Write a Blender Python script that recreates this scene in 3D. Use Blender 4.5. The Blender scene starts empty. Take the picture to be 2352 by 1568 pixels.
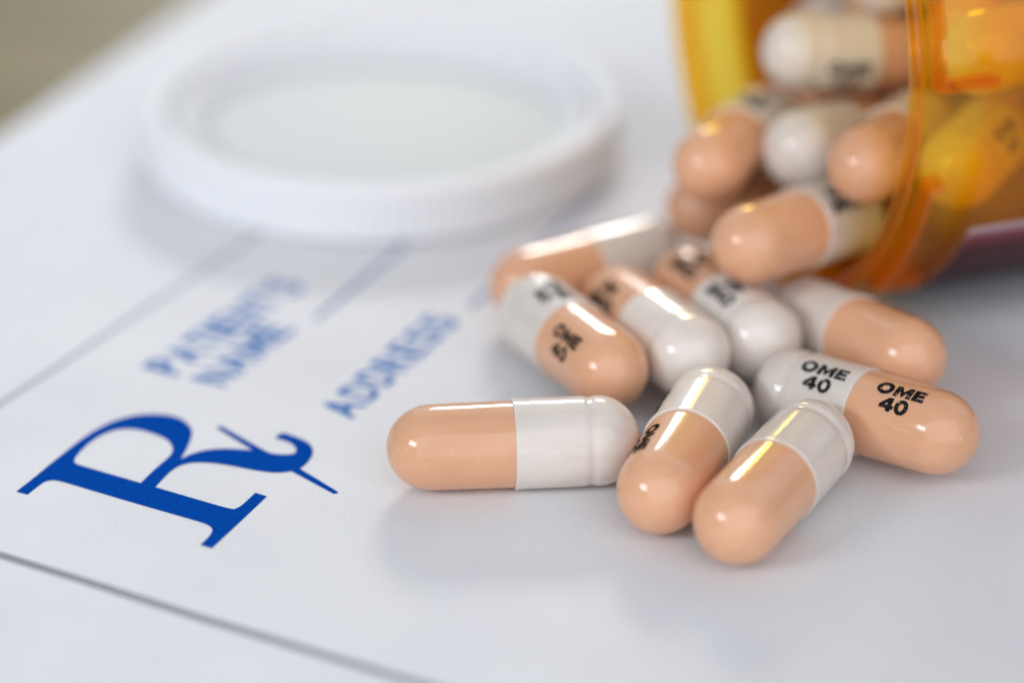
import bpy, bmesh, math
from mathutils import Vector, Matrix
S = 0.001                       # everything below is written in millimetres
sc = bpy.context.scene
COL = sc.collection

# ------------------------------------------------------------------ camera
cam_d = bpy.data.cameras.new('camera'); cam = bpy.data.objects.new('camera', cam_d); COL.objects.link(cam)
PITCH = math.radians(26.4); DIST = 202.2
fwd = Vector((0, math.cos(PITCH), -math.sin(PITCH))); up = Vector((0, math.sin(PITCH), math.cos(PITCH)))
cam.location = (-DIST * (fwd - up * (346 / 5500))) * S
cam.rotation_euler = (math.pi / 2 - PITCH, 0, 0)
cam_d.sensor_width = 36; cam_d.lens = 5500 / 2352 * 36
cam_d.clip_start = 0.01; cam_d.clip_end = 50
cam_d.dof.use_dof = True; cam_d.dof.focus_distance = 0.2000; cam_d.dof.aperture_fstop = 7.7
cam_d.dof.aperture_blades = 0
sc.camera = cam

# ------------------------------------------------------------------ light
w = bpy.data.worlds.new('World'); sc.world = w; w.use_nodes = True
nt = w.node_tree; bg = nt.nodes['Background']
geo = nt.nodes.new('ShaderNodeTexCoord'); sep = nt.nodes.new('ShaderNodeSeparateXYZ')
nt.links.new(geo.outputs['Generated'], sep.inputs[0])
mr = nt.nodes.new('ShaderNodeMapRange'); nt.links.new(sep.outputs['Z'], mr.inputs['Value'])
mr.inputs['From Min'].default_value = -0.2; mr.inputs['From Max'].default_value = 1.0
wr = nt.nodes.new('ShaderNodeValToRGB'); nt.links.new(mr.outputs[0], wr.inputs[0])
wr.color_ramp.elements[0].color = (0.46, 0.46, 0.47, 1); wr.color_ramp.elements[1].color = (0.56, 0.60, 0.68, 1)
nt.links.new(wr.outputs[0], bg.inputs['Color']); bg.inputs['Strength'].default_value = 0.46

def area(name, d, dist, sx, sy, power, color):
    l = bpy.data.lights.new(name, 'AREA'); l.shape = 'RECTANGLE'; l.size = sx; l.size_y = sy
    l.energy = power; l.color = color
    o = bpy.data.objects.new(name, l); COL.objects.link(o)
    v = Vector(d).normalized()
    o.location = v * dist; o.rotation_euler = v.to_track_quat('Z', 'Y').to_euler()
    return o
area('window_behind', (0.05, 0.90, 0.435), 0.75, .17, .10, 2.1, (1, .98, .94))
area('window_left', (-0.70, -0.52, 0.48), 0.8, .26, .14, 2.0, (.86, .93, 1))
area('lamp_right', (0.80, -0.56, 0.10), 0.9, .06, .06, .15, (.95, .95, 1))
area('room_front', (0.1, -0.86, 0.50), 1.8, 3.2, 2.2, 29.0, (.92, .94, 1))
area('room_back', (0.30, 0.75, 0.62), 1.0, 1.7, .9, 2.9, (.92, .97, 1))
sc.view_settings.view_transform = 'Standard'; sc.view_settings.look = 'None'
sc.view_settings.exposure = 0.13; sc.view_settings.gamma = 1
sc.render.film_transparent = False
sc.cycles.use_denoising = True
try:
    sc.cycles.denoiser = 'OPENIMAGEDENOISE'; sc.cycles.denoising_input_passes = 'RGB_ALBEDO_NORMAL'
except Exception: pass
sc.cycles.max_bounces = 14; sc.cycles.transparent_max_bounces = 24; sc.cycles.transmission_bounces = 10
sc.cycles.diffuse_bounces = 6; sc.cycles.glossy_bounces = 5
sc.cycles.use_adaptive_sampling = False
sc.cycles.sample_clamp_indirect = 6

# ------------------------------------------------------------------ helpers
def tag(o, label=None, cat=None, group=None, kind=None):
    if label: o['label'] = label
    if cat: o['category'] = cat
    if group: o['group'] = group
    if kind: o['kind'] = kind
    return o
def empty(name, loc=(0, 0, 0), rot=None):
    o = bpy.data.objects.new(name, None); COL.objects.link(o); o.empty_display_size = 0.01
    o.location = Vector(loc) * S
    if rot: o.rotation_euler = rot
    return o
def mesh_obj(name, verts, faces, mat, parent=None, smooth=True, sharp=None, fix=False):
    me = bpy.data.meshes.new(name); me.from_pydata([tuple(c * S for c in v) for v in verts], [], faces); me.update()
    if smooth:
        me.polygons.foreach_set('use_smooth', [True] * len(me.polygons))
        if sharp: me.set_sharp_from_angle(angle=math.radians(sharp))
    if smooth or len(me.polygons) > 4 and fix:
        bm = bmesh.new(); bm.from_mesh(me); bmesh.ops.recalc_face_normals(bm, faces=bm.faces); bm.to_mesh(me); bm.free()
    me.materials.append(mat)
    o = bpy.data.objects.new(name, me); COL.objects.link(o); o.parent = parent
    return o
def lathe(prof, n, axis='X', close=False, mod=None):
    """prof: (s, r) pairs; spins them round the chosen axis"""
    V = []; F = []; m = len(prof)
    for i, (s, r) in enumerate(prof):
        for k in range(n):
            a = 2 * math.pi * k / n
            rr = r + (mod(i, k) if mod else 0)
            c, d = rr * math.cos(a), rr * math.sin(a)
            V.append((s, c, d) if axis == 'X' else (c, d, s))
    rng = m if close else m - 1
    for i in range(rng):
        j = (i + 1) % m
        for k in range(n):
            l = (k + 1) % n
            F.append((i * n + k, i * n + l, j * n + l, j * n + k) if axis == 'Z' else (i * n + k, j * n + k, j * n + l, i * n + l))
    if not close:
        if prof[0][1] > 1e-6: pass
    return V, F
class Mat:
    def __init__(s, name):
        s.m = bpy.data.materials.new(name); s.m.use_nodes = True; s.t = s.m.node_tree
        s.b = s.t.nodes['Principled BSDF']; s.out = s.t.nodes['Material Output']
    def n(s, t, **k):
        x = s.t.nodes.new(t)
        for a, b in k.items(): setattr(x, a, b)
        return x
    def l(s, a, b): s.t.links.new(a, b)
    def set(s, **k):
        for a, b in k.items(): s.b.inputs[a.replace('_', ' ')].default_value = b
        return s
    rnd = False
    def noise(s, scale, detail=3, rough=.5, vec=None):
        tc = s.n('ShaderNodeTexCoord'); x = s.n('ShaderNodeTexNoise')
        x.inputs['Scale'].default_value = scale; x.inputs['Detail'].default_value = detail; x.inputs['Roughness'].default_value = rough
        src = tc.outputs['Object']
        if s.rnd:
            oi = s.n('ShaderNodeObjectInfo'); va = s.n('ShaderNodeVectorMath', operation='ADD')
            s.l(src, va.inputs[0]); s.l(oi.outputs['Random'], va.inputs[1]); src = va.outputs[0]
        if vec:
            mp = s.n('ShaderNodeMapping'); mp.inputs['Scale'].default_value = vec; s.l(src, mp.inputs[0]); src = mp.outputs[0]
        s.l(src, x.inputs['Vector']); return x
    def ramp(s, src, c0, c1, p0=0., p1=1.):
        r = s.n('ShaderNodeValToRGB'); e = r.color_ramp.elements
        e[0].position = p0; e[1].position = p1; e[0].color = (*c0, 1); e[1].color = (*c1, 1)
        s.l(src, r.inputs[0]); return r
    def bump(s, src, strength, dist, prev=None):
        b = s.n('ShaderNodeBump'); b.inputs['Strength'].default_value = strength; b.inputs['Distance'].default_value = dist
        s.l(src, b.inputs['Height'])
        if prev: s.l(prev.outputs[0], b.inputs['Normal'])
        s.l(b.outputs[0], s.b.inputs['Normal']); return b
def rgb(r, g, b):
    f = lambda c: c / 12.92 if c <= .04045 else ((c + .055) / 1.055) ** 2.4
    return (f(r / 255), f(g / 255), f(b / 255))

# ------------------------------------------------------------------ materials
def paper_mat():
    M = Mat('paper'); M.set(Roughness=.85); M.b.inputs['Specular IOR Level'].default_value = .16
    a = M.noise(6500, 4, .75); b = M.noise(60, 3, .5)
    r = M.ramp(a.outputs[0], rgb(212, 212, 214), rgb(246, 246, 246), .3, .7)
    r2 = M.ramp(b.outputs[0], (.955, .952, .965), (1, 1, 1), .35, .65)
    mx = M.n('ShaderNodeMix', data_type='RGBA', blend_type='MULTIPLY'); mx.inputs[0].default_value = 1
    M.l(r.outputs[0], mx.inputs[6]); M.l(r2.outputs[0], mx.inputs[7]); M.l(mx.outputs[2], M.b.inputs['Base Color'])
    p = M.bump(a.outputs[0], .9, .00006)
    f = M.noise(2600, 5, .75, (1, .35, 1)); p = M.bump(f.outputs[0], .5, .00008, p)
    g = M.noise(38, 2, .4); M.bump(g.outputs[0], .5, .0006, p)
    return M.m
def ink_mat(name, c0, c1, rough=.6):
    M = Mat(name); M.set(Roughness=rough); M.b.inputs['Specular IOR Level'].default_value = .0
    a = M.noise(5200, 3, .8); r = M.ramp(a.outputs[0], c0, c1, .35, .7); M.l(r.outputs[0], M.b.inputs['Base Color'])
    M.bump(a.outputs[0], .3, .00003)
    return M.m
def gelatin(name, c0, c1, rough, sss, rad):
    M = Mat(name); M.rnd = True; M.set(Roughness=rough, IOR=1.5)
    M.b.inputs['Subsurface Weight'].default_value = sss; M.b.inputs['Subsurface Radius'].default_value = rad
    M.b.inputs['Subsurface Scale'].default_value = .0012
    a = M.noise(420, 4, .6, (.35, 1, 1)); r = M.ramp(a.outputs[0], c0, c1, .3, .7)
    oi = M.n('ShaderNodeObjectInfo'); hs = M.n('ShaderNodeHueSaturation'); mv = M.n('ShaderNodeMapRange')
    mv.inputs['To Min'].default_value = .93; mv.inputs['To Max'].default_value = 1.05
    M.l(oi.outputs['Random'], mv.inputs[0]); M.l(mv.outputs[0], hs.inputs['Value']); M.l(r.outputs[0], hs.inputs['Color'])
    sk = M.noise(2600, 2, .5); sr = M.n('ShaderNodeMapRange'); sr.inputs['From Min'].default_value = .71; sr.inputs['From Max'].default_value = .76; sr.inputs['To Max'].default_value = .22
    M.l(sk.outputs[0], sr.inputs[0])
    mk = M.n('ShaderNodeMix', data_type='RGBA'); M.l(sr.outputs[0], mk.inputs[0]); M.l(hs.outputs[0], mk.inputs[6]); mk.inputs[7].default_value = (.9, .86, .82, 1)
    M.l(mk.outputs[2], M.b.inputs['Base Color'])
    d = M.noise(900, 3, .6); rr = M.n('ShaderNodeMapRange'); M.l(d.outputs[0], rr.inputs[0])
    rr.inputs['To Min'].default_value = rough * .7; rr.inputs['To Max'].default_value = rough * 1.5; M.l(rr.outputs[0], M.b.inputs['Roughness'])
    e = M.noise(190, 2, .5, (.25, 1, 1)); p = M.bump(e.outputs[0], .6, .0002)
    v = M.noise(1500, 2, .5); M.bump(v.outputs[0], .12, .00002, p)
    return M.m
def amber(name, tint, dens, rim=0.0, diff=None):
    """clear tinted plastic: see-through walls with a Fresnel-like shine, coloured by absorption inside the wall"""
    M = Mat(name); t = M.t; t.nodes.remove(M.b)
    lw = M.n('ShaderNodeLayerWeight'); lw.inputs['Blend'].default_value = .5
    pw = M.n('ShaderNodeMath', operation='POWER'); pw.inputs[1].default_value = 4.2; M.l(lw.outputs['Facing'], pw.inputs[0])
    ma = M.n('ShaderNodeMath', operation='MULTIPLY_ADD'); ma.inputs[1].default_value = .4; ma.inputs[2].default_value = .035; M.l(pw.outputs[0], ma.inputs[0])
    tr = M.n('ShaderNodeBsdfTransparent'); tr.inputs[0].default_value = (1, 1, 1, 1)
    gl = M.n('ShaderNodeBsdfGlossy'); gl.inputs['Roughness'].default_value = .06; gl.inputs[0].default_value = (1, .93, .82, 1)
    tc = M.n('ShaderNodeTexCoord'); nz = M.n('ShaderNodeTexNoise'); nz.inputs['Scale'].default_value = 260; M.l(tc.outputs['Object'], nz.inputs['Vector'])
    bp = M.n('ShaderNodeBump'); bp.inputs['Strength'].default_value = .25; bp.inputs['Distance'].default_value = .0001; M.l(nz.outputs[0], bp.inputs['Height'])
    M.l(bp.outputs[0], gl.inputs['Normal'])
    tl = M.n('ShaderNodeBsdfTranslucent'); tl.inputs[0].default_value = (*(diff or (.95, .42, .03)), 1)
    df = M.n('ShaderNodeBsdfDiffuse'); df.inputs[0].default_value = (*(diff or (.95, .42, .03)), 1)
    m0 = M.n('ShaderNodeMixShader'); m0.inputs[0].default_value = .4; M.l(tl.outputs[0], m0.inputs[1]); M.l(df.outputs[0], m0.inputs[2])
    m1 = M.n('ShaderNodeMixShader'); m1.inputs[0].default_value = rim; M.l(tr.outputs[0], m1.inputs[1]); M.l(m0.outputs[0], m1.inputs[2])
    m2 = M.n('ShaderNodeMixShader'); M.l(ma.outputs[0], m2.inputs[0]); M.l(m1.outputs[0], m2.inputs[1]); M.l(gl.outputs[0], m2.inputs[2])
    M.l(m2.outputs[0], M.out.inputs['Surface'])
    ab = M.n('ShaderNodeVolumeAbsorption'); ab.inputs['Color'].default_value = (*tint, 1); ab.inputs['Density'].default_value = dens
    M.l(ab.outputs[0], M.out.inputs['Volume'])
    return M.m
PAPER = paper_mat()
BLUE = ink_mat('blue_ink', rgb(6, 58, 140), rgb(10, 84, 182))
BLUE2 = ink_mat('light_blue_ink', rgb(22, 98, 172), rgb(40, 118, 192))
GREY = ink_mat('grey_ink', rgb(140, 138, 148), rgb(165, 163, 172))
PALE = ink_mat('pale_grey_ink', rgb(160, 164, 172), rgb(182, 186, 192))
GREYBLUE = ink_mat('grey_blue_ink', rgb(98, 122, 168), rgb(124, 146, 184))
BLACK = ink_mat('black_ink', rgb(12, 14, 16), rgb(46, 46, 46), .45)
def worn(m):
    t = m.node_tree; b = t.nodes['Principled BSDF']; tc = t.nodes.new('ShaderNodeTexCoord'); oi = t.nodes.new('ShaderNodeObjectInfo')
    va = t.nodes.new('ShaderNodeVectorMath'); n = t.nodes.new('ShaderNodeTexNoise'); n.inputs['Scale'].default_value = 3800; n.inputs['Detail'].default_value = 3
    r = t.nodes.new('ShaderNodeMapRange'); r.inputs['From Min'].default_value = .30; r.inputs['From Max'].default_value = .42
    t.links.new(tc.outputs['Object'], va.inputs[0]); t.links.new(oi.outputs['Random'], va.inputs[1]); t.links.new(va.outputs[0], n.inputs['Vector'])
    t.links.new(n.outputs[0], r.inputs[0]); t.links.new(r.outputs[0], b.inputs['Alpha'])
worn(BLACK)
PEACH = gelatin('peach_gelatin', rgb(217, 163, 126), rgb(225, 173, 137), .13, .14, (1, .45, .25))
WHITE = gelatin('white_gelatin', rgb(216, 206, 195), rgb(227, 218, 209), .12, .35, (1, .8, .65))
AMBER = amber('amber_plastic', (.998, .915, .0), 2800, .16, (1., .62, .015))
AMBER_LIP = amber('amber_lip_plastic', (.995, .90, .0), 2600, .18, (1., .50, .01))
AMBER_LUG = amber('amber_lug_plastic', (.99, .80, .0), 1500, .16, (1., .30, .01))
CAPM = Mat('white_cap_plastic'); CAPM.b.inputs['Specular IOR Level'].default_value = .12; CAPM.set(Roughness=.6, Base_Color=(*rgb(228, 229, 231), 1)); CAPM.b.inputs['Subsurface Weight'].default_value = .3
CAPM.b.inputs['Subsurface Scale'].default_value = .0015
_n = CAPM.noise(700, 3); CAPM.bump(_n.outputs[0], .15, .00005); CAPM = CAPM.m
def wood_mat():
    M = Mat('wood'); M.set(Roughness=.5)
    a = M.noise(22, 6, .6, (1, 8, 1)); r = M.ramp(a.outputs[0], rgb(98, 86, 50), rgb(134, 120, 78), .3, .7); M.l(r.outputs[0], M.b.inputs['Base Color'])
    M.bump(a.outputs[0], .3, .0003); return M.m
WOOD = wood_mat()
def label_out():
    M = Mat('printed_label'); M.set(Roughness=.5)
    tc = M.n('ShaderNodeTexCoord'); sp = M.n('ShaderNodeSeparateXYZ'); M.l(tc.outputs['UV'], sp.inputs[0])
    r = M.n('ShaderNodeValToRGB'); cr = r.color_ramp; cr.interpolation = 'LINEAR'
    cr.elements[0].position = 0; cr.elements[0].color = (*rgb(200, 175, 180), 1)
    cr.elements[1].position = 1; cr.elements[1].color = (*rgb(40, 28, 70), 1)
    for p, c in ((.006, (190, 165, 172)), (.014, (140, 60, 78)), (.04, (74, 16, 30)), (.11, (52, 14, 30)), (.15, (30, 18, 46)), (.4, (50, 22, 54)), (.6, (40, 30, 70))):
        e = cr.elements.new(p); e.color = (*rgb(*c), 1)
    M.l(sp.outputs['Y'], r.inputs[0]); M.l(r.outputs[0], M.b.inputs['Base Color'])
    tl = M.n('ShaderNodeBsdfTranslucent'); tl.inputs[0].default_value = (.7, .6, .6, 1); mx = M.n('ShaderNodeMixShader'); mx.inputs[0].default_value = .25
    M.l(M.b.outputs[0], mx.inputs[1]); M.l(tl.outputs[0], mx.inputs[2]); M.l(mx.outputs[0], M.out.inputs['Surface']); return M.m
LABEL = label_out()
LB = Mat('label_back'); LB.set(Roughness=.6, Base_Color=(*rgb(238, 225, 205), 1)); LABEL_BACK = LB.m
def see_through(M, amt, col):
    tl = M.n('ShaderNodeBsdfTranslucent'); tl.inputs[0].default_value = (*col, 1)
    mx = M.n('ShaderNodeMixShader'); mx.inputs[0].default_value = amt
    M.l(M.b.outputs[0], mx.inputs[1]); M.l(tl.outputs[0], mx.inputs[2]); M.l(mx.outputs[0], M.out.inputs['Surface'])
see_through(LB, .5, (.9, .88, .84))

# ------------------------------------------------------------------ table and prescription form
v = [(x, y, -.6 + dz) for dz in (-18, 0) for x, y in ((-420, -260), (420, -260), (420, 700), (-420, 700))]
t = mesh_obj('table_top', v, [(4, 5, 6, 7), (3, 2, 1, 0), (0, 1, 5, 4), (1, 2, 6, 5), (2, 3, 7, 6), (3, 0, 4, 7)], WOOD, smooth=False)
tag(t, 'olive brown wooden table top beyond the edge of the white form', kind='structure')
form = empty('prescription_form', (0, 0, 0))
tag(form, 'white prescription sheet printed in blue, lying flat under capsules and cap', 'paper')
P0 = Vector((-58.43, 79.34)); EA = math.radians(70.83)
eu = Vector((math.cos(EA), math.sin(EA))); ev = Vector((math.sin(EA), -math.cos(EA)))
V = []; F = []; NU, NV_ = 84, 60
for i in range(NU + 1):
    for j in range(NV_ + 1):
        a = -135 + 380 * i / NU; b = 216 * j / NV_
        p = P0 + eu * a + ev * b
        z = 0.0 + (.9 * math.exp(-b / 5.0) if b < 30 else 0)
        V.append((p.x, p.y, z))
nv = len(V)
V += [(x, y, z - .12) for x, y, z in V]
for i in range(NU):
    for j in range(NV_):
        a = i * (NV_ + 1) + j
        F.append((a, a + NV_ + 1, a + NV_ + 2, a + 1)); F.append((nv + a, nv + a + 1, nv + a + NV_ + 2, nv + a + NV_ + 1))
for i in range(NU):
    for j in (0, NV_):
        a = i * (NV_ + 1) + j; b = a + NV_ + 1; F.append((a, b, nv + b, nv + a) if j else (a, nv + a, nv + b, b))
for j in range(NV_):
    for i in (0, NU):
        a = i * (NV_ + 1) + j; b = a + 1; F.append((a, b, nv + b, nv + a) if not i else (a, nv + a, nv + b, b))
mesh_obj('sheet', V, F, PAPER, form, sharp=40)
ZP = .03
def flat_from_curve(name, splines, mat, parent, z=ZP):
    cu = bpy.data.curves.new(name, 'CURVE'); cu.dimensions = '2D'; cu.fill_mode = 'BOTH'
    for pts in splines:
        sp = cu.splines.new('POLY'); sp.points.add(len(pts) - 1); sp.use_cyclic_u = True
        for k, (x, y) in enumerate(pts): sp.points[k].co = (x, y, 0, 1)
    o = bpy.data.objects.new(name, cu); COL.objects.link(o)
    dg = bpy.context.evaluated_depsgraph_get(); me = bpy.data.meshes.new_from_object(o.evaluated_get(dg))
    bpy.data.objects.remove(o)
    vs = [(q.co.x, q.co.y, z) for q in me.vertices]; fs = [tuple(p.vertices) for p in me.polygons]
    fs = [f if (Vector(vs[f[1]]) - Vector(vs[f[0]])).cross(Vector(vs[f[2]]) - Vector(vs[f[0]])).z > 0 else f[::-1] for f in fs]
    return mesh_obj(name, vs, fs, mat, parent, smooth=False)
def chaikin(pts, it=2, lim=38):
    for _ in range(it):
        out = []; n = len(pts)
        for i in range(n):
            a, b, c = Vector(pts[i - 1]), Vector(pts[i]), Vector(pts[(i + 1) % n])
            ang = math.degrees((b - a).angle(c - b, 0))
            if ang > lim: out.append(tuple(b))
            else: out += [tuple(b + (a - b) * .25), tuple(b + (c - b) * .25)]
        pts = out
    return pts
RX_OUT = [(-41.891, 0.075), (-40.832, -0.415), (-40.413, 0.488), (-39.991, 1.399), (-39.622, 1.896), (-39.128, 2.054), (-38.375, 1.844), (-34.112, -0.492), (-29.946, -2.705), (-25.999, -4.775), (-25.253, -5.22), (-24.756, -5.711), (-24.569, -6.249), (-24.716, -7.172), (-25.332, -8.542), (-24.313, -9.089), (-20.617, -0.697), (-21.666, -0.106), (-22.275, -1.515), (-22.698, -2.402), (-23.165, -2.83), (-23.822, -2.654), (-30.229, 0.852), (-29.81, 2.106), (-29.229, 3.694), (-28.557, 4.631), (-27.556, 5.089), (-26.499, 5.089), (-25.421, 4.9), (-24.058, 4.497), (-22.411, 3.828), (-20.924, 3.375), (-19.737, 3.295), (-18.906, 3.561), (-15.039, -0.286), (-14.636, -0.132), (-14.883, 0.281), (-18.22, 4.015), (-17.752, 4.765), (-17.325, 6.118), (-17.32, 7.487), (-17.778, 8.594), (-18.65, 9.431), (-20.08, 10.415), (-20.541, 10.274), (-20.843, 9.571), (-20.59, 9.291), (-19.819, 8.928), (-19.164, 8.316), (-18.789, 7.487), (-18.84, 6.801), (-19.284, 6.527), (-20.148, 6.527), (-20.963, 6.718), (-21.467, 7.13), (-25.756, 11.635), (-26.096, 11.635), (-26.197, 11.322), (-22.616, 7.294), (-23.564, 7.432), (-24.917, 7.597), (-26.24, 7.487), (-27.26, 7.075), (-28.117, 6.445), (-28.691, 5.711), (-28.377, 7.487), (-28.209, 9.431), (-28.27, 10.839), (-28.719, 11.978), (-29.456, 12.983), (-30.357, 13.62), (-31.491, 13.91), (-32.73, 13.939), (-33.795, 13.707), (-34.816, 13.186), (-35.793, 12.408), (-36.707, 11.265), (-37.567, 9.851), (-38.372, 8.177), (-39.142, 6.391), (-39.815, 4.9), (-40.456, 3.295), (-41.194, 1.582)]
RX_IN = [(-37.834, 5.305), (-37.689, 4.981), (-37.337, 4.685), (-31.559, 1.556), (-30.996, 3.163), (-30.404, 4.631), (-29.835, 5.846), (-29.558, 6.801), (-29.614, 7.763), (-30.005, 8.733), (-30.651, 9.571), (-31.696, 10.33), (-32.868, 10.981), (-33.849, 11.208), (-34.786, 11.123), (-35.659, 10.613), (-36.466, 9.711), (-37.188, 8.316), (-37.635, 6.937), (-37.883, 5.846)]
flat_from_curve('rx_symbol', [chaikin(RX_OUT), chaikin(RX_IN)], BLUE, form)
def text_mesh(s, offset=0.0):
    cu = bpy.data.curves.new('t', 'FONT'); cu.body = s; cu.size = 1; cu.offset = offset; cu.resolution_u = 4
    o = bpy.data.objects.new('t', cu); COL.objects.link(o)
    dg = bpy.context.evaluated_depsgraph_get(); me = bpy.data.meshes.new_from_object(o.evaluated_get(dg))
    bpy.data.objects.remove(o)
    vs = [(q.co.x, q.co.y) for q in me.vertices]; fs = [tuple(p.vertices) for p in me.polygons]
    x0 = min(a for a, b in vs); x1 = max(a for a, b in vs); y0 = min(b for a, b in vs); y1 = max(b for a, b in vs)
    return [((a - x0) / (x1 - x0), (b - y0) / (y1 - y0)) for a, b in vs], fs
for word, ox, oy, ang, wd, ht, lab in [("PATIENT'S", -30.99, 21.37, 61.44, 22.14, 4.02, "blue printed words patient's"), ('NAME', -26.26, 19.27, 64.76, 13.13, 3.84, 'blue printed word name'), ('ADDRESS', -14.27, 13.04, 64.79, 22.13, 3.72, 'blue printed word address')]:
    vs = []; fs = []
    wds = {'I': .34, "'": .22, 'M': 1.12, 'A': 1.02}
    tot = sum(wds.get(ch, .86) for ch in word) + .2 * (len(word) - 1); cx = 0
    for ch in word:
        cw = wds.get(ch, .86); n0 = len(vs)
        if ch == 'M':
            q = [[(0, 0), (.2, 0), (.2, 1), (0, 1)], [(.8, 0), (1, 0), (1, 1), (.8, 1)], [(.2, 1), (.2, .62), (.5, 0), (.5, .42)], [(.5, .42), (.5, 0), (.8, .62), (.8, 1)]]
            gv = [p for r in q for p in r]; gf = [tuple(range(4 * i, 4 * i + 4)) for i in range(4)]
        else: gv, gf = text_mesh(ch, .018)
        for a, b in gv:
            if ch == "'": b = .66 + .34 * b
            vs.append(((cx + a * cw) / tot, b))
        fs += [tuple(n0 + i for i in f) for f in gf]; cx += cw + .2
    ux, uy = math.cos(math.radians(ang)), math.sin(math.radians(ang))
    vv = [(ox + ux * a * wd - uy * b * ht, oy + uy * a * wd + ux * b * ht, ZP) for a, b in vs]
    mesh_obj('printed_word', vv, fs, BLUE2, form, smooth=False)['label'] = lab
def strip(name, pts, wd, mat, lab):
    V = []; F = []
    for i, p in enumerate(pts):
        a = Vector(pts[max(0, i - 1)]); b = Vector(pts[min(len(pts) - 1, i + 1)]); d = (b - a).normalized(); n = Vector((-d.y, d.x)) * wd / 2
        V += [(p[0] + n.x, p[1] + n.y, ZP), (p[0] - n.x, p[1] - n.y, ZP)]
        if i: F.append((2 * i - 1, 2 * i - 2, 2 * i, 2 * i + 1)[::-1])
    o = mesh_obj(name, V, F, mat, form, smooth=False); o['label'] = lab
for name, pts, wd, mat, lab in [('border_line', [(-42.19, -9.63), (-41.3, -10.1), (-34.1, -13.89), (-23.75, -19.5), (-15.56, -23.71), (-7.69, -27.74), (45.71, -55.09)], 0.85, 'GREY', 'grey border line along the lower side of the form'),
    ('border_line', [(-51.84, 5.24), (-46.27, 15.87), (-32.82, 41.53), (-9.6, 85.81)], 0.62, 'PALE', 'pale grey border line running past the cap'),
    ('ruled_line', [(-19.04, 33.45), (-11.58, 49.91), (-0.86, 73.6)], 0.6, 'GREYBLUE', 'grey blue ruled line after the word name'),
    ('ruled_line', [(-4.09, 36.09), (0.62, 46.13), (9.97, 66.05)], 0.6, 'GREYBLUE', 'grey blue ruled line after the word address')]:
    strip(name, pts, wd, {'GREY': GREY, 'PALE': PALE, 'GREYBLUE': GREYBLUE}[mat], lab)

# ------------------------------------------------------------------ white screw cap lying upside down
CC = (-14.60, 76.80)
capo = empty('bottle_cap', (CC[0], CC[1], .02)); tag(capo, 'round white plastic bottle cap lying open side up on the form', 'cap')
R1, HC = 26.70, 6.60
prof = [(1.0, R1 - 1.0), (.35, R1 - .55), (0, R1 - 1.4), (0, 3), (0, 0.001), (1.6, .001), (1.6, 3), (1.6, R1 - 6.2), (1.6, R1 - 4.5), (HC - 4.2, R1 - 2.3), (HC - 1.0, R1 - 2.2), (HC - .25, R1 - 1.9), (HC, R1 - 1.4), (HC, R1 - .9), (HC - .3, R1 - .3), (HC - .9, R1), (HC - 1.1, R1), (3.0, R1), (1.2, R1), (1.0, R1)]
ridge = {15, 16, 17, 18}
prof = [(.0, R1 - 1.5)] + prof[3:]
nb = 480
def kn(i, k): return (-.16 if k % 4 in (0, 1) else 0.0) if 12 < i < 16 else 0.0
prof = [(0, .001), (0, R1 - 1.4), (.35, R1 - .5), (.9, R1 - .12), (1.3, R1), (HC - 1.5, R1), (HC - .9, R1 - .05), (HC - .3, R1 - .35), (HC, R1 - .95), (HC, R1 - 1.7), (HC - .3, R1 - 2.35), (HC - 1.0, R1 - 2.6), (3.3, R1 - 2.8), (2.8, R1 - 3.2), (2.7, R1 - 6), (2.7, .001)]
def kn(i, k): return (-.36 if k % 4 in (0, 1) else 0.0) if i in (4, 5) else 0.0
vv, ff = lathe(prof, nb, 'Z', mod=kn)
mesh_obj('cap_shell', vv, ff, CAPM, capo, sharp=35)
ri = R1 - 3.3
prof = [(2.7, ri), (HC - 2.0, ri - .1), (HC - 1.5, ri - .4), (HC - 1.3, ri - .9), (HC - 1.5, ri - 1.5), (HC - 2.2, ri - 2.0), (2.7, ri - 2.5)]
vv, ff = lathe(prof, 160, 'Z'); mesh_obj('sealing_ring', vv, ff, CAPM, capo, sharp=60)
FLOOR_SHADE = Mat('grey_floor_shade'); FLOOR_SHADE.set(Roughness=.7, Base_Color=(*rgb(212, 215, 213), 1)); FLOOR_SHADE.b.inputs['Specular IOR Level'].default_value = .15  # grey colour stands in for the dimmer light on the cap floor
_n = FLOOR_SHADE.noise(500, 3); FLOOR_SHADE.bump(_n.outputs[0], .2, .00005); FLOOR_SHADE = FLOOR_SHADE.m
vv, ff = lathe([(2.72, .001), (3.05, .001), (3.05, ri - 3.1), (2.95, ri - 2.95), (2.72, ri - 2.9)], 128, 'Z'); mesh_obj('floor_shade_disc', vv, ff, FLOOR_SHADE, capo, sharp=50)  # added disc over the floor, carries the painted shade
for k in range(4):          # small retaining tabs under the rim
    a0 = math.radians(28 + 90 * k); V = []; F = []; m = 10
    for i in range(m + 1):
        a = a0 + math.radians(16) * i / m
        for r, z in ((R1 - 2.25, HC - 1.6), (R1 - 3.2, HC - 1.9), (R1 - 3.2, HC - 2.4), (R1 - 2.35, HC - 2.9)):
            V.append((r * math.cos(a), r * math.sin(a), z))
        if i:
            for q in range(4): F.append(((i - 1) * 4 + q, (i - 1) * 4 + (q + 1) % 4, i * 4 + (q + 1) % 4, i * 4 + q))
    F += [(3, 2, 1, 0), (m * 4, m * 4 + 1, m * 4 + 2, m * 4 + 3)]
    mesh_obj('retaining_tab', V, F, CAPM, capo, smooth=False, fix=True)

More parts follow.
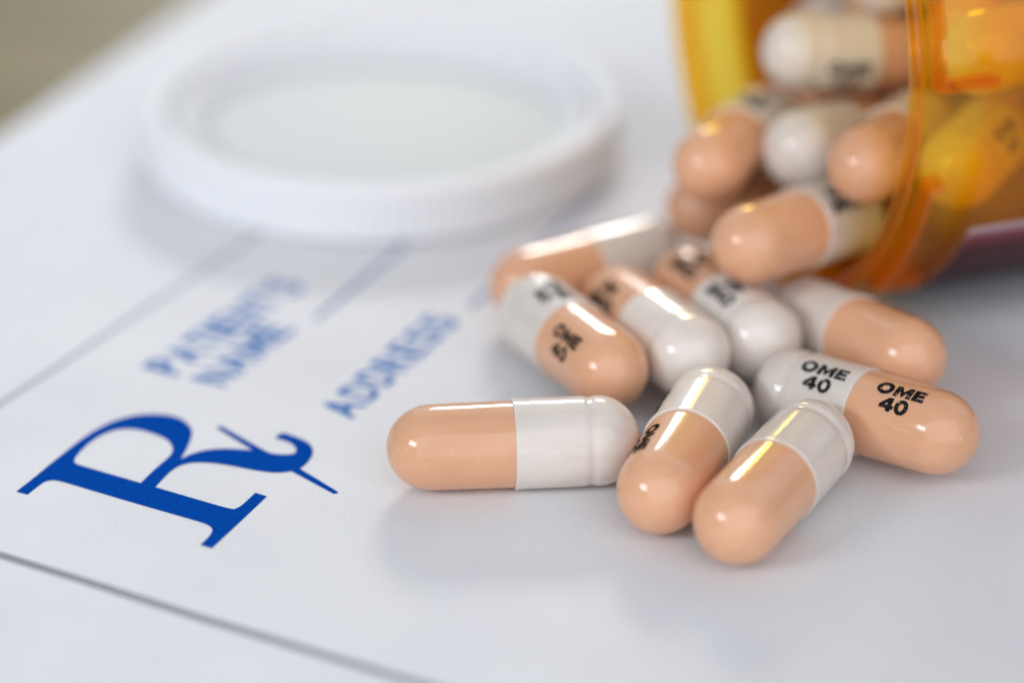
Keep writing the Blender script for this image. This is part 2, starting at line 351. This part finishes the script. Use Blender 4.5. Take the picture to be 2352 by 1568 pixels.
# ------------------------------------------------------------------ amber pill bottle on its side
LC = (25.50, 42.00, 26.65); AZ = math.radians(20.5); ROUT = 26.6; RBODY = 26.5; RIN = 24.5
bot = empty('pill_bottle', LC, (0, 0, AZ)); tag(bot, 'open amber pill bottle on its side with capsules spilling out', 'bottle')
# local frame: +X into the bottle, +Y away from camera, +Z up
body = [(2.2, RIN), (1.4, ROUT - 1.4), (6.2, ROUT - 1.4), (6.6, ROUT - 1.2), (7.2, RBODY - .25), (7.8, RBODY), (78, RBODY), (80.5, RBODY - .7), (82, RBODY - 2.6), (82, .001), (80.4, .001), (80.4, RBODY - 4), (78.5, RBODY - 1.5), (9.4, RBODY - 1.3), (7.6, RIN + .5), (6.6, RIN), (1.4, RIN)]
vv, ff = lathe(body[1:], 128, 'X'); 
nf = len(vv); n0 = 128; last = len(body[1:]) - 1
ff += [(last * 128 + k, 0 * 128 + k, 0 * 128 + (k + 1) % 128, last * 128 + (k + 1) % 128) for k in range(128)]
mesh_obj('bottle_body', vv, ff, AMBER, bot, sharp=35)
lip = [(0.15, RIN + .05), (0, RIN + .3), (0, ROUT - 1.1), (.15, ROUT - .75), (.4, ROUT - .65), (.8, ROUT - .65), (1.05, ROUT - .85), (1.15, ROUT - 1.35), (1.35, ROUT - 1.4), (1.35, RIN)]
vv, ff = lathe(lip, 160, 'X', close=True); mesh_obj('lip_ring', vv, ff, AMBER_LIP, bot, sharp=50)
def bend_box(s0, s1, r0, r1, a0, a1, m=None):
    """box wrapped on the neck: s along the axis, r radial, a angle in degrees (0 = towards camera, 90 = up)"""
    m = m or max(2, int(abs(a1 - a0) / 2)); V = []; F = []
    for i in range(m + 1):
        a = math.radians(a0 + (a1 - a0) * i / m); c, d = -math.cos(a), math.sin(a)
        for s, r in ((s0, r0), (s1, r0), (s1, r1), (s0, r1)): V.append((s, r * c, r * d))
        if i:
            for q in range(4): F.append(((i - 1) * 4 + q, (i - 1) * 4 + (q + 1) % 4, i * 4 + (q + 1) % 4, i * 4 + q))
    F += [(3, 2, 1, 0), (m * 4, m * 4 + 1, m * 4 + 2, m * 4 + 3)]
    return V, F
def lug(a0, a1, foot, step=None):
    rb = ROUT - 1.48; rt = RBODY + .6
    parts = [bend_box(2.0, 2.6, rb, rt, a0, a1), bend_box(2.6, 2.6 + foot, rb, rt, a0, a0 + 2.2)]
    if step: parts += [bend_box(2.6, 2.6 + step, rb, rt - .3, a1 - 2.6, a1)]
    V = []; F = []
    for v_, f_ in parts:
        n = len(V); V += v_; F += [tuple(i + n for i in f) for f in f_]
    o = mesh_obj('locking_lug', V, F, AMBER_LUG, bot, smooth=False, fix=True); return o
for args in [[5, 78, 5.2, None], [-50, -14, 4.2, 1.2], [128, 168, 5.0, None], [188, 228, 5.0, None]]: lug(*args)
# paper label wrapped round the underside and far side
def label_sheet(r0, r1, mat, name, lab=None):
    s0, s1, a0, a1, m = 8.2, 74, -28, -228, 110
    V = []; F = []; UV = []
    for i in range(m + 1):
        t_ = i / m; a = math.radians(a0 + (a1 - a0) * t_); c, d = -math.cos(a), math.sin(a)
        for s, r in ((s0, r0), (s1, r0), (s1, r1), (s0, r1)):
            V.append((s, r * c, r * d)); UV.append((0, t_))
        if i:
            for q in range(4): F.append(((i - 1) * 4 + q, (i - 1) * 4 + (q + 1) % 4, i * 4 + (q + 1) % 4, i * 4 + q))
    F += [(3, 2, 1, 0), (m * 4, m * 4 + 1, m * 4 + 2, m * 4 + 3)]
    o = mesh_obj(name, V, F, mat, bot, sharp=40)
    uv = o.data.uv_layers.new(name='UVMap')
    for l in o.data.loops: uv.data[l.index].uv = UV[l.vertex_index]
    if lab: o['label'] = lab
    return o
a_ = label_sheet(RBODY + .02, RBODY + .07, LABEL_BACK, 'label_backing')
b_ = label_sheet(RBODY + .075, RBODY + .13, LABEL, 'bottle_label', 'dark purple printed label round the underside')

# ------------------------------------------------------------------ capsules
RB, RC = 3.66, 3.83
pb = []
for i in range(15):
    a = math.pi / 2 * i / 14; pb.append((6.95 + 3.8 * math.cos(a), (RB - .04) * math.sin(a) ** 1.0 + .0005))
pb += [(6.4, RB - .02), (4.0, RB), (0.0, RB + .03), (-3.0, RB + .02)]
pb = pb[::-1]
V1, F1 = lathe([(s, r) for s, r in pb], 72)
pc = []
for i in range(15):
    a = math.pi / 2 * i / 14; pc.append((-(7.15 + 3.6 * math.cos(a)), RC * math.sin(a) + .0005))
pc += [(-6.95, RC - .005), (-6.75, RC - .045), (-6.5, RC - .11), (-6.2, RC - .10), (-6.0, RC - .03), (-5.8, RC), (-5.4, RC + .005), (-3, RC), (-1, RC + .01), (-.4, RC + .03), (-.1, RC + .05), (0, RC + .045), (.05, RC + .0), (.05, RB + .03)]
V2, F2 = lathe(pc, 72)
F1 = [f[::-1] for f in F1]; F2 = [f[::-1] for f in F2]
def ring(cx, cy, a, b, wx, wy, n=28):
    V = []; F = []
    for k in range(n):
        t_ = 2 * math.pi * k / n; c, d = math.cos(t_), math.sin(t_)
        V += [(cx + a * c, cy + b * d), (cx + (a - wx) * c, cy + (b - wy) * d)]
        j = (k + 1) % n; F.append((2 * k, 2 * j, 2 * j + 1, 2 * k + 1))
    return V, F
def quads(*q):
    V = []; F = []
    for p in q: F.append(tuple(range(len(V), len(V) + len(p)))); V += list(p)
    return V, F
W_ = .38                        # stroke weight of the print, mm
def box2(x0, y0, x1, y1): return [(x0, y0), (x1, y0), (x1, y1), (x0, y1)]
def glyphs(word):
    out = []
    if word == 'OME':
        out.append(ring(.68, .64, .78, .71, .42, .38))
        out.append(quads(box2(1.62, 0, 2.03, 1.28), box2(2.81, 0, 3.22, 1.28), [(2.03, 1.28), (2.03, .68), (2.42, .0), (2.42, .62)], [(2.42, .62), (2.42, .0), (2.81, .68), (2.81, 1.28)]))
        out.append(quads(box2(3.38, 0, 3.80, 1.28), box2(3.80, .95, 4.46, 1.28), box2(3.80, .48, 4.38, .80), box2(3.80, 0, 4.48, .33)))
        return out, 4.42
    out.append(quads(box2(.60, 0, 1.02, 1.28), [(.60, 1.28), (.60, .84), (.34, .57), (-.12, .57)], box2(-.12, .24, .60, .57), box2(1.02, .24, 1.22, .57)))
    out.append(ring(1.93, .64, .62, .71, .38, .35))
    return out, 2.44
def curved_text(r, s_mid):
    V = []; F = []
    for tx, y0 in (('OME', .2), ('40', -1.34)):
        gs, wd = glyphs(tx)
        bm = bmesh.new()
        for vs, fs in gs:
            bv = [bm.verts.new((s_mid + a - wd / 2, y0 + b, 0)) for a, b in vs]
            for f in fs: bm.faces.new([bv[i] for i in f])
        k = -1.7
        while k < 1.8:
            g = bm.verts[:] + bm.edges[:] + bm.faces[:]
            bmesh.ops.bisect_plane(bm, geom=g, plane_co=(0, k, 0), plane_no=(0, 1, 0)); k += .2
        bm.normal_update()
        for f in bm.faces:
            if f.normal.z < 0: f.normal_flip()
        bm.verts.index_update(); n = len(V)
        for q in bm.verts:
            th = q.co.y / r; V.append((q.co.x, r * math.sin(th), r * math.cos(th)))
        for f in bm.faces: F.append(tuple(n + q.index for q in f.verts))
        bm.free()
    return V, F
first = {}
def part(name, V, F, mat, parent, sharp=None):
    if name in first:
        o = first[name].copy(); COL.objects.link(o); o.parent = parent; return o
    o = mesh_obj(name.split('|')[0], V, F, mat, parent, sharp=sharp); first[name] = o; return o
TC = curved_text(RC + .022, -3.2); TB = curved_text(RB + .05, 4.35)
CAPS = [
    ((0.14, 1.56, 3.8), (-0.997, -0.082, 0.0), (-0.084, 1.017, -0.221), 0, 0, 'capsule lying sideways nearest the blue printing, peach left and white right', 'peach and white capsules spilled from the bottle'),
    ((14.57, 0.37, 3.96), (-0.353, -0.935, -0.018), (-0.702, 0.252, 0.666), 0.4, 0, 'left of the two front capsules pointing at the camera, print on its side', 'peach and white capsules spilled from the bottle'),
    ((21.46, -5.09, 4.02), (-0.495, -0.869, -0.004), (-0.699, 0.401, -0.663), 0, 0, 'right of the two front capsules pointing at the camera, no print showing', 'peach and white capsules spilled from the bottle'),
    ((30.34, 6.38, 4.27), (0.77, -0.635, 0.068), (-0.377, -0.365, 0.851), 0, 0, 'rightmost capsule with clear black OME 40 print on both its halves', 'peach and white capsules spilled from the bottle'),
    ((5.44, 17.93, 5.3), (0.42, -0.905, 0.067), (-0.782, -0.324, 0.533), -0.85, 0, 'capsule with white end up left and peach end printed OME 40, behind the sideways capsule', 'peach and white capsules spilled from the bottle'),
    ((12.85, 20.57, 5.3), (-0.386, 0.918, -0.088), (-0.714, -0.238, 0.659), 2.6, 0, 'middle capsule, peach end behind, white end in front, bright streak on top', 'peach and white capsules spilled from the bottle'),
    ((19.54, 24.21, 5.31), (-0.386, 0.921, -0.05), (-0.327, -0.086, 0.941), 0, 0, 'capsule with a yellow streak on its peach half just below the bottle mouth', 'peach and white capsules spilled from the bottle'),
    ((31.02, 18.93, 5.31), (0.517, -0.844, 0.142), (0.503, 0.434, 0.747), 0, 0, 'capsule behind the rightmost one, white end left, peach end right', 'peach and white capsules spilled from the bottle'),
    ((7.24, 35.92, 4.02), (-0.825, -0.564, 0.033), (-0.582, 0.839, -0.216), 0, 0, 'capsule nearest the white cap, peach end left, behind the streaked ones', 'peach and white capsules spilled from the bottle'),
    ((26.49, 27.19, 12.26), (-0.695, -0.711, 0.108), (0.423, -0.282, 0.861), -0.04, 2.8, 'capsule half out of the bottle mouth, peach end out, white end on the lip', 'peach and white capsules spilled from the bottle'),
    ((24.91, 46.8, 7.0), (-0.858, -0.509, 0.075), (0.314, -0.634, -0.707), 1.5, 0, 'peach capsule end just behind the one resting on the bottle lip', 'peach and white capsules spilled from the bottle'),
    ((21.88, 41.47, 14.94), (-0.44, -0.895, 0.067), (0.795, -0.424, -0.432), 2, 0, 'dark peach capsule slanting at the left side of the bottle mouth', 'peach and white capsules spilled from the bottle'),
    ((31.7, 41.88, 15.29), (0.593, 0.786, -0.178), (-0.389, 0.472, 0.792), 0, 2.5, 'lower capsule in the bottle mouth with its white rounded end facing out', 'peach and white capsules spilled from the bottle'),
    ((35.43, 32.92, 18.12), (-0.458, -0.882, 0.109), (-0.623, 0.233, -0.746), 0, 0, 'capsule in the bottle mouth with its peach end facing out beside the rim', 'peach and white capsules spilled from the bottle'),
    ((34.74, 47.68, 22.16), (0.956, 0.271, -0.113), (0.224, -0.921, -0.318), 0, 2.4, 'white capsule end at the top of the heap inside the bottle mouth', 'peach and white capsules spilled from the bottle'),
    ((34.88, 58.1, 13.37), (-0.61, -0.761, 0.221), (0.705, -0.648, -0.287), 0, 0, 'capsule squeezed under the topmost white one in the bottle mouth', 'peach and white capsules spilled from the bottle'),
    ((41.86, 61.14, 23.25), (-0.664, -0.743, 0.084), (-0.42, 0.463, 0.78), 0, 0, 'peach capsule highest in the bottle mouth at the upper edge of the photo', 'peach and white capsules spilled from the bottle'),
    ((44.41, 32.72, 19.03), (0.518, 0.853, 0.067), (0.687, -0.46, 0.563), 0, 0, 'yellow looking capsule seen through the amber wall, slanting up to the right', 'peach and white capsules spilled from the bottle'),
    ((45.92, 32.32, 28.3), (0.566, 0.802, -0.191), (-0.45, 0.106, -0.887), 0, 0, 'capsule seen through the amber wall behind the upper locking lug', 'peach and white capsules spilled from the bottle'),
    ((53.77, 44.54, 8.27), (0.685, 0.722, -0.103), (-0.363, 0.213, -0.907), 0, 0, 'capsule low in the bottle seen through the amber wall near the label', 'peach and white capsules spilled from the bottle'),
    ((35.7, 67.09, 20.97), (0.653, 0.434, 0.621), (0.273, -0.899, 0.342), 0, 0, 'capsule deep in the heap inside the amber bottle, blurred and tinted', 'capsules deep inside the bottle'),
    ((63.46, 43.87, 9.16), (0.7, 0.669, -0.252), (0.697, -0.717, 0.024), 0, 0, 'capsule deep in the heap inside the amber bottle, blurred and tinted', 'capsules deep inside the bottle'),
    ((43.17, 49.35, 32.02), (0.93, -0.014, 0.367), (-0.138, -0.939, 0.315), 0, 0, 'capsule deep in the heap inside the amber bottle, blurred and tinted', 'capsules deep inside the bottle'),
    ((60.08, 63.21, 14.19), (0.052, 0.15, -0.987), (0.927, 0.359, 0.103), 0, 0, 'capsule deep in the heap inside the amber bottle, blurred and tinted', 'capsules deep inside the bottle'),
    ((37.9, 64.03, 29.51), (0.962, 0.008, 0.271), (0.251, -0.406, -0.878), 0, 0, 'capsule deep in the heap inside the amber bottle, blurred and tinted', 'capsules deep inside the bottle'),
    ((55.97, 33.58, 25.35), (0.657, 0.565, 0.498), (0.2, 0.507, -0.838), 0, 0, 'capsule deep in the heap inside the amber bottle, blurred and tinted', 'capsules deep inside the bottle'),
    ((62.86, 45.18, 21.94), (-0.789, -0.613, -0.039), (0.552, -0.736, 0.391), 0, 0, 'capsule deep in the heap inside the amber bottle, blurred and tinted', 'capsules deep inside the bottle'),
    ((67.43, 61.23, 12.5), (0.144, 0.427, -0.893), (0.403, -0.849, -0.342), 0, 0, 'capsule deep in the heap inside the amber bottle, blurred and tinted', 'capsules deep inside the bottle'),
    ((48.75, 57.49, 20.05), (0.289, 0.59, -0.754), (0.845, -0.528, -0.089), 0, 0, 'capsule deep in the heap inside the amber bottle, blurred and tinted', 'capsules deep inside the bottle'),
    ((49.97, 69.26, 14.11), (-0.953, -0.146, 0.265), (-0.031, 0.918, 0.395), 0, 0, 'capsule deep in the heap inside the amber bottle, blurred and tinted', 'capsules deep inside the bottle'),
    ((66.06, 50.87, 14.5), (-0.883, -0.456, 0.117), (-0.469, 0.823, -0.321), 0, 0, 'capsule deep in the heap inside the amber bottle, blurred and tinted', 'capsules deep inside the bottle'),
    ((63.24, 71.31, 15.99), (-0.4, 0.097, 0.911), (-0.757, 0.524, -0.388), 0, 0, 'capsule deep in the heap inside the amber bottle, blurred and tinted', 'capsules deep inside the bottle'),
    ((40.58, 56.83, 32.7), (0.959, 0.012, 0.282), (0.028, -0.998, -0.054), 0, 0, 'capsule deep in the heap inside the amber bottle, blurred and tinted', 'capsules deep inside the bottle'),
    ((50.84, 52.41, 9.29), (0.707, 0.447, 0.548), (-0.284, 0.889, -0.359), 0, 0, 'capsule deep in the heap inside the amber bottle, blurred and tinted', 'capsules deep inside the bottle'),
    ((64.67, 56.37, 5.68), (-0.995, 0.101, -0.006), (0.045, 0.493, 0.869), 0, 0, 'capsule deep in the heap inside the amber bottle, blurred and tinted', 'capsules deep inside the bottle'),
    ((56.52, 49.92, 24.75), (-0.53, -0.628, 0.57), (-0.117, -0.611, -0.783), 0, 0, 'capsule deep in the heap inside the amber bottle, blurred and tinted', 'capsules deep inside the bottle'),
    ((48.31, 45.86, 22.4), (-0.644, -0.441, 0.625), (0.632, -0.767, 0.111), 0, 0, 'capsule deep in the heap inside the amber bottle, blurred and tinted', 'capsules deep inside the bottle'),
    ((57.87, 34.27, 17.46), (0.822, 0.007, 0.569), (-0.358, 0.783, 0.508), 0, 0, 'capsule deep in the heap inside the amber bottle, blurred and tinted', 'capsules deep inside the bottle'),
    ((43.98, 57.11, 6.92), (-0.878, -0.476, -0.054), (0.469, -0.829, -0.305), 0, 0, 'capsule deep in the heap inside the amber bottle, blurred and tinted', 'capsules deep inside the bottle'),
    ((75.12, 46.13, 17.12), (0.001, -0.034, 0.999), (0.889, -0.457, -0.016), 0, 0, 'capsule deep in the heap inside the amber bottle, blurred and tinted', 'capsules deep inside the bottle')]
for c, x, z, turn, turn2, lab, grp in CAPS:
    X = Vector(x).normalized(); Z = Vector(z); Z = (Z - X * Z.dot(X)).normalized(); Y = Z.cross(X)
    e = empty('medicine_capsule', c); e.rotation_euler = Matrix((X, Y, Z)).transposed().to_euler()
    tag(e, lab, 'capsule', grp)
    part('capsule_body', V1, F1, PEACH, e, 35); part('capsule_cap', V2, F2, WHITE, e, 35)
    part('printed_text|c', TC[0], TC[1], BLACK, e).rotation_euler = (turn, 0, 0); part('printed_text|b', TB[0], TB[1], BLACK, e).rotation_euler = (turn2, 0, 0)
